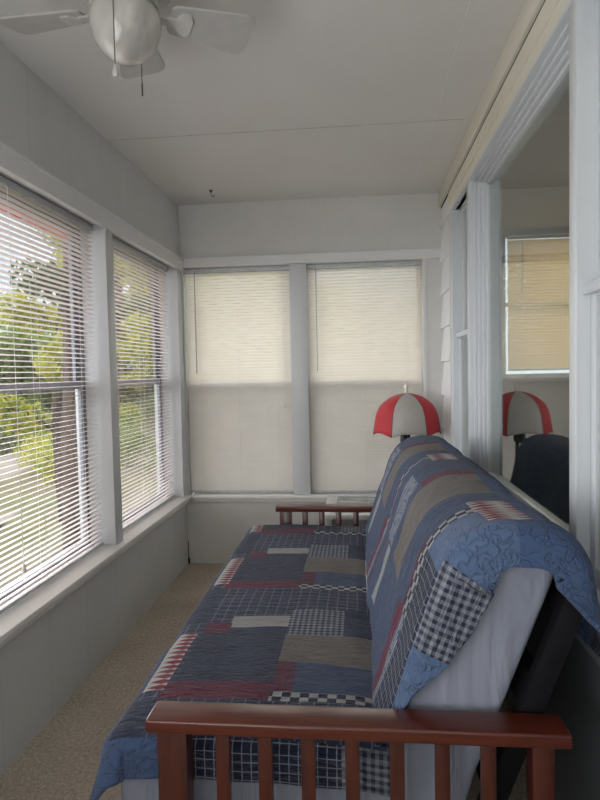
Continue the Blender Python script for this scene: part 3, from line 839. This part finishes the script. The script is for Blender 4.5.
def tree_meshes(seed, hgt, r0, leanx, spread, leafmat, nleaf, crown0):
    rnd = random.Random(seed)
    tr = MB(); pts = []; N = 9
    for i in range(N+1):
        f = i/N; pts.append((leanx*f*f*hgt+.12*sin(f*5+seed), .10*sin(f*4+seed*2), hgt*f))
    tr.tube(pts, [r0*(1-.72*i/N) for i in range(N+1)], 9)
    blobs = []
    for k in range(11):
        f = crown0+(1-crown0)*k/11; base = Vector(pts[min(N, int(f*N))])
        a = rnd.uniform(0, 2*pi); L = spread*rnd.uniform(.6, 1.1)*(1.1-.5*f)
        e = base+Vector((cos(a)*L, sin(a)*L, L*rnd.uniform(.3, .8)))
        m = base.lerp(e, .5)+Vector((rnd.uniform(-.1, .1), rnd.uniform(-.1, .1), .1))
        rr = r0*.38*(1.1-f*.6); tr.tube([base, m, e], [rr, rr*.7, rr*.25], 6)
        for q in (.55, 1.0):
            c = base.lerp(e, q); blobs.append((c.x, c.y, c.z, spread*.42, spread*.30))
            e2 = c+Vector((rnd.uniform(-1, 1), rnd.uniform(-1, 1), rnd.uniform(-.2, 1)))*spread*.4
            tr.tube([c, e2], [rr*.4, rr*.12], 5)
    me = bpy.data.meshes.new('trunk'); me.from_pydata(tr.v, [], tr.f); me.materials.append(BARK)
    for p in me.polygons: p.use_smooth = True
    return me, leaf_mesh('crown', blobs, nleaf, .085, leafmat, rnd)
protos = [tree_meshes(1, 9, .16, .05, 1.15, LEAF[0], 5200, .25),
          tree_meshes(2, 11, .20, -.04, 1.3, LEAF[1], 6000, .25),
          tree_meshes(3, 8, .12, .09, 1.0, LEAF[0], 4600, .20),
          tree_meshes(4, 12, .30, .02, 1.2, LEAF[2], 2200, .5)]
TREEL = ['slim tree with yellow-green spring leaves beyond the left windows', 'taller tree with fresh green leaves beyond the left windows',
         'leaning young tree with yellow-green leaves beyond the left windows', 'thick-trunked tree with sparse deep green leaves beyond the left windows']
def tree(kind, x, y, rz, s=1.0, z=-1.0):
    o = empty('tree', (x, y, z), TREEL[kind], 'tree', 'trees of this kind in the yard: '+['slim', 'tall', 'leaning', 'thick-trunked'][kind])
    o.rotation_euler.z = rz; o.scale = (s, s, s)
    for nm, me in zip(('trunk', 'crown'), protos[kind]):
        c = bpy.data.objects.new(nm, me); C.objects.link(c); c.parent = o
rt_ = random.Random(11)
TREES = [(2, -4.28, 8.3, .6, .85), (3, -3.42, 7.0, 2.2, .62)]
for (yy, xs) in ((11.6, (-3.9,)), (15.2, (-6.2, -4.3)), (18.8, (-8.6, -5.6)), (22.6, (-11, -7.4)), (26.5, (-13.0, -9.6, -6.9))):
    for xx in xs: TREES.append((rt_.choice((0, 1, 2, 0)), xx+rt_.uniform(-.3, .3), yy+rt_.uniform(-.5, .5), rt_.uniform(0, 6), rt_.uniform(.85, 1.1)))
for t_ in TREES: tree(*t_)
shm = []
for sd_, mt_ in ((1, LEAF[1]), (2, LEAF[0]), (3, LEAF[2])):
    rnd = random.Random(sd_); shm.append(leaf_mesh('shrub', [(rnd.uniform(-.35, .35), rnd.uniform(-.35, .35), rnd.uniform(.3, .9), .4, .4) for _ in range(6)], 1300, .045, mt_, rnd))
SHL = ['rounded fresh green shrub on the yard slope beyond the left windows', 'rounded yellow-green shrub on the yard slope beyond the left windows', 'rounded dull green shrub on the yard slope beyond the left windows']
i = 0; rb = random.Random(5)
for yy in (9.9, 13.4, 17.0, 20.7, 24.5):
    x = -.29*yy
    while x > -.66*yy:
        k = i % 3; i += 1; s = rb.uniform(.9, 1.15)
        o = bpy.data.objects.new('shrub', shm[k]); C.objects.link(o)
        o.location = (x, yy+rb.uniform(-.2, .2), -1.0-.02*(-x-2.5)+(.09*max(0, yy-22))); o.scale = (s, s, s*1.2); o.rotation_euler.z = rb.uniform(0, 6)
        tag(o, SHL[k], 'shrub', ['fresh green', 'yellow-green', 'dull green'][k]+' shrubs in the yard')
        x -= rb.uniform(1.5, 2.2)
rw = random.Random(9)
bl = []
for k in range(60):
    x = -24+k*.4; bl.append((x+rw.uniform(-.3, .3), 32+rw.uniform(-1.5, 1.5), rw.uniform(0, 2.2+.28*k*.4), 1.6, 1.6))
for k in range(34): bl.append((-21-rw.uniform(0, 1), 8+k*.7, rw.uniform(-.5, 2.2), 1.5, 1.6))
wo = bpy.data.objects.new('woodland', leaf_mesh('woodland', bl, 42000, .22, LEAF[1], rw)); C.objects.link(wo)
tag(wo, 'distant mass of yellow-green spring foliage behind the yard trees', 'foliage', kind='stuff')

# window awning outside the left wall: pink-beige metal with red scalloped edge
aw = empty('window_awning', (-1.42, 3.0, 2.46), 'beige metal awning with red scalloped edge outside the left windows', 'awning')
AWM = m_plain('awning_beige', srgb(196, 176, 166), .6); AWR = m_plain('awning_red', srgb(226, 74, 78), .6)
MB().prism([(-1.42, 2.46), (-2.0, 2.32), (-2.0, 2.312), (-1.42, 2.452)], 'y', 1.9, 4.10).build('canopy', AWM, aw)
vl = MB(); vs = []; fs = []; n = 110
for i in range(n+1):
    y = 1.9+2.2*i/n; vs += [(-2.002, y, 2.325), (-2.002, y, 2.282-.014*abs(sin(i*pi/8)))]
for i in range(n): fs.append((2*i, 2*i+2, 2*i+3, 2*i+1))
vl.add(vs, fs); vl.build('scalloped_edge', AWR, aw)
for y in (1.95, 4.08): MB().tube([(-1.42, y, 2.10), (-1.98, y, 2.30)], .006, 6).build('support_arm', m_plain('awning_arm', srgb(225, 225, 220), .5), aw)

# ------------------------------------------------------------------ world, sun, lamps
w = bpy.data.worlds.new('sky'); bpy.context.scene.world = w; w.use_nodes = True; nt = w.node_tree; nt.nodes.clear()
o = nt.nodes.new('ShaderNodeOutputWorld'); b = nt.nodes.new('ShaderNodeBackground'); nt.links.new(b.outputs[0], o.inputs[0])
tc = nt.nodes.new('ShaderNodeTexCoord'); sp = nt.nodes.new('ShaderNodeSeparateXYZ'); nt.links.new(tc.outputs['Generated'], sp.inputs[0])
r = nt.nodes.new('ShaderNodeValToRGB'); nt.links.new(sp.outputs[2], r.inputs[0])
r.color_ramp.elements[0].position = 0; r.color_ramp.elements[0].color = (.66, .82, 1, 1)
r.color_ramp.elements[1].position = .7; r.color_ramp.elements[1].color = (.36, .60, 1, 1)
nz = nt.nodes.new('ShaderNodeTexNoise'); nz.inputs['Scale'].default_value = 3; nz.inputs['Detail'].default_value = 5; nt.links.new(tc.outputs['Generated'], nz.inputs['Vector'])
cr = nt.nodes.new('ShaderNodeValToRGB'); nt.links.new(nz.outputs[0], cr.inputs[0]); cr.color_ramp.elements[0].position = .45; cr.color_ramp.elements[1].position = .62
mx = nt.nodes.new('ShaderNodeMix'); mx.data_type = 'RGBA'; nt.links.new(cr.outputs[0], mx.inputs[0]); nt.links.new(r.outputs[0], mx.inputs[6]); mx.inputs[7].default_value = (.92, .96, 1, 1)
nt.links.new(mx.outputs[2], b.inputs[0]); b.inputs[1].default_value = .52
def lamp(name, ty, loc, rot, energy, col, **k):
    d = bpy.data.lights.new(name, ty); d.energy = energy; d.color = col
    for a, v in k.items(): setattr(d, a, v)
    l = bpy.data.objects.new(name, d); C.objects.link(l); l.location = loc; l.rotation_euler = rot; return l
sun = lamp('sun', 'SUN', (0, 0, 10), (0, 0, 0), 1.15, (1, .93, .80), angle=radians(2))
sun.rotation_euler = Vector((-.62, .38, -.70)).to_track_quat('-Z', 'Y').to_euler()
fill = lamp('fill_west', 'SUN', (-5, 0, 8), (0, 0, 0), 6.0, (1, .99, .98), angle=radians(110))  # added wide fill lamp, brightens the room through the left windows
fill.rotation_euler = Vector((1, -.15, -.35)).to_track_quat('-Z', 'Y').to_euler()
fill2 = lamp('fill_north', 'SUN', (0, 8, 8), (0, 0, 0), 3.2, (1, .99, .97), angle=radians(80))  # added wide fill lamp that makes the back blinds glow
fill2.rotation_euler = Vector((.05, -1, -.25)).to_track_quat('-Z', 'Y').to_euler()
# added fill lamps behind the viewer; the walls there have no windows
a1 = lamp('fill_left', 'AREA', (-1.19, -.1, 1.30), (0, radians(-90), 0), 30, (.97, .99, 1), shape='RECTANGLE', size=1.5, size_y=2.4)
a1.rotation_euler = Vector((.85, .25, .75)).to_track_quat('-Z', 'Z').to_euler()
a2 = lamp('fill_end', 'AREA', (-.3, YF+.02, 1.30), (radians(90), 0, 0), 2, (1, .985, .96), shape='RECTANGLE', size=1.5, size_y=1.5)
ai = lamp('house_interior', 'AREA', (2.2, 2.0, 2.4), (0, 0, 0), 4, (1, .9, .78), shape='RECTANGLE', size=1.2, size_y=1.2)

# ------------------------------------------------------------------ camera
def ray(u, v):
    f, yaw, pitch, roll = 600, .0978, .0456, -.0207
    X = (u-300)/f; U = -(v-400)/f; Fv = 1.
    c, s = cos(roll), sin(roll); X, U = c*X-s*U, s*X+c*U
    c, s = cos(pitch), sin(pitch); Y, Z = c*Fv+s*U, -s*Fv+c*U
    c, s = cos(yaw), sin(yaw); return Vector((c*X-s*Y, s*X+c*Y, Z))
fw = ray(300, 400); rt = (ray(301, 400)-fw).normalized(); up = (ray(300, 399)-fw).normalized(); fw.normalize()
cam = bpy.data.objects.new('camera', bpy.data.cameras.new('camera')); C.objects.link(cam)
M = Matrix((rt, up, -fw)).transposed().to_4x4(); M.translation = Vector((0, 0, H)); cam.matrix_world = M
cam.data.sensor_fit = 'HORIZONTAL'; cam.data.sensor_width = 36; cam.data.lens = 36; cam.data.clip_start = .05; cam.data.clip_end = 300
sc = bpy.context.scene; sc.camera = cam
sc.view_settings.view_transform = 'Standard'; sc.view_settings.look = 'None'; sc.view_settings.exposure = 1.05
sc.cycles.transparent_max_bounces = 24; sc.cycles.max_bounces = 10; sc.cycles.diffuse_bounces = 5
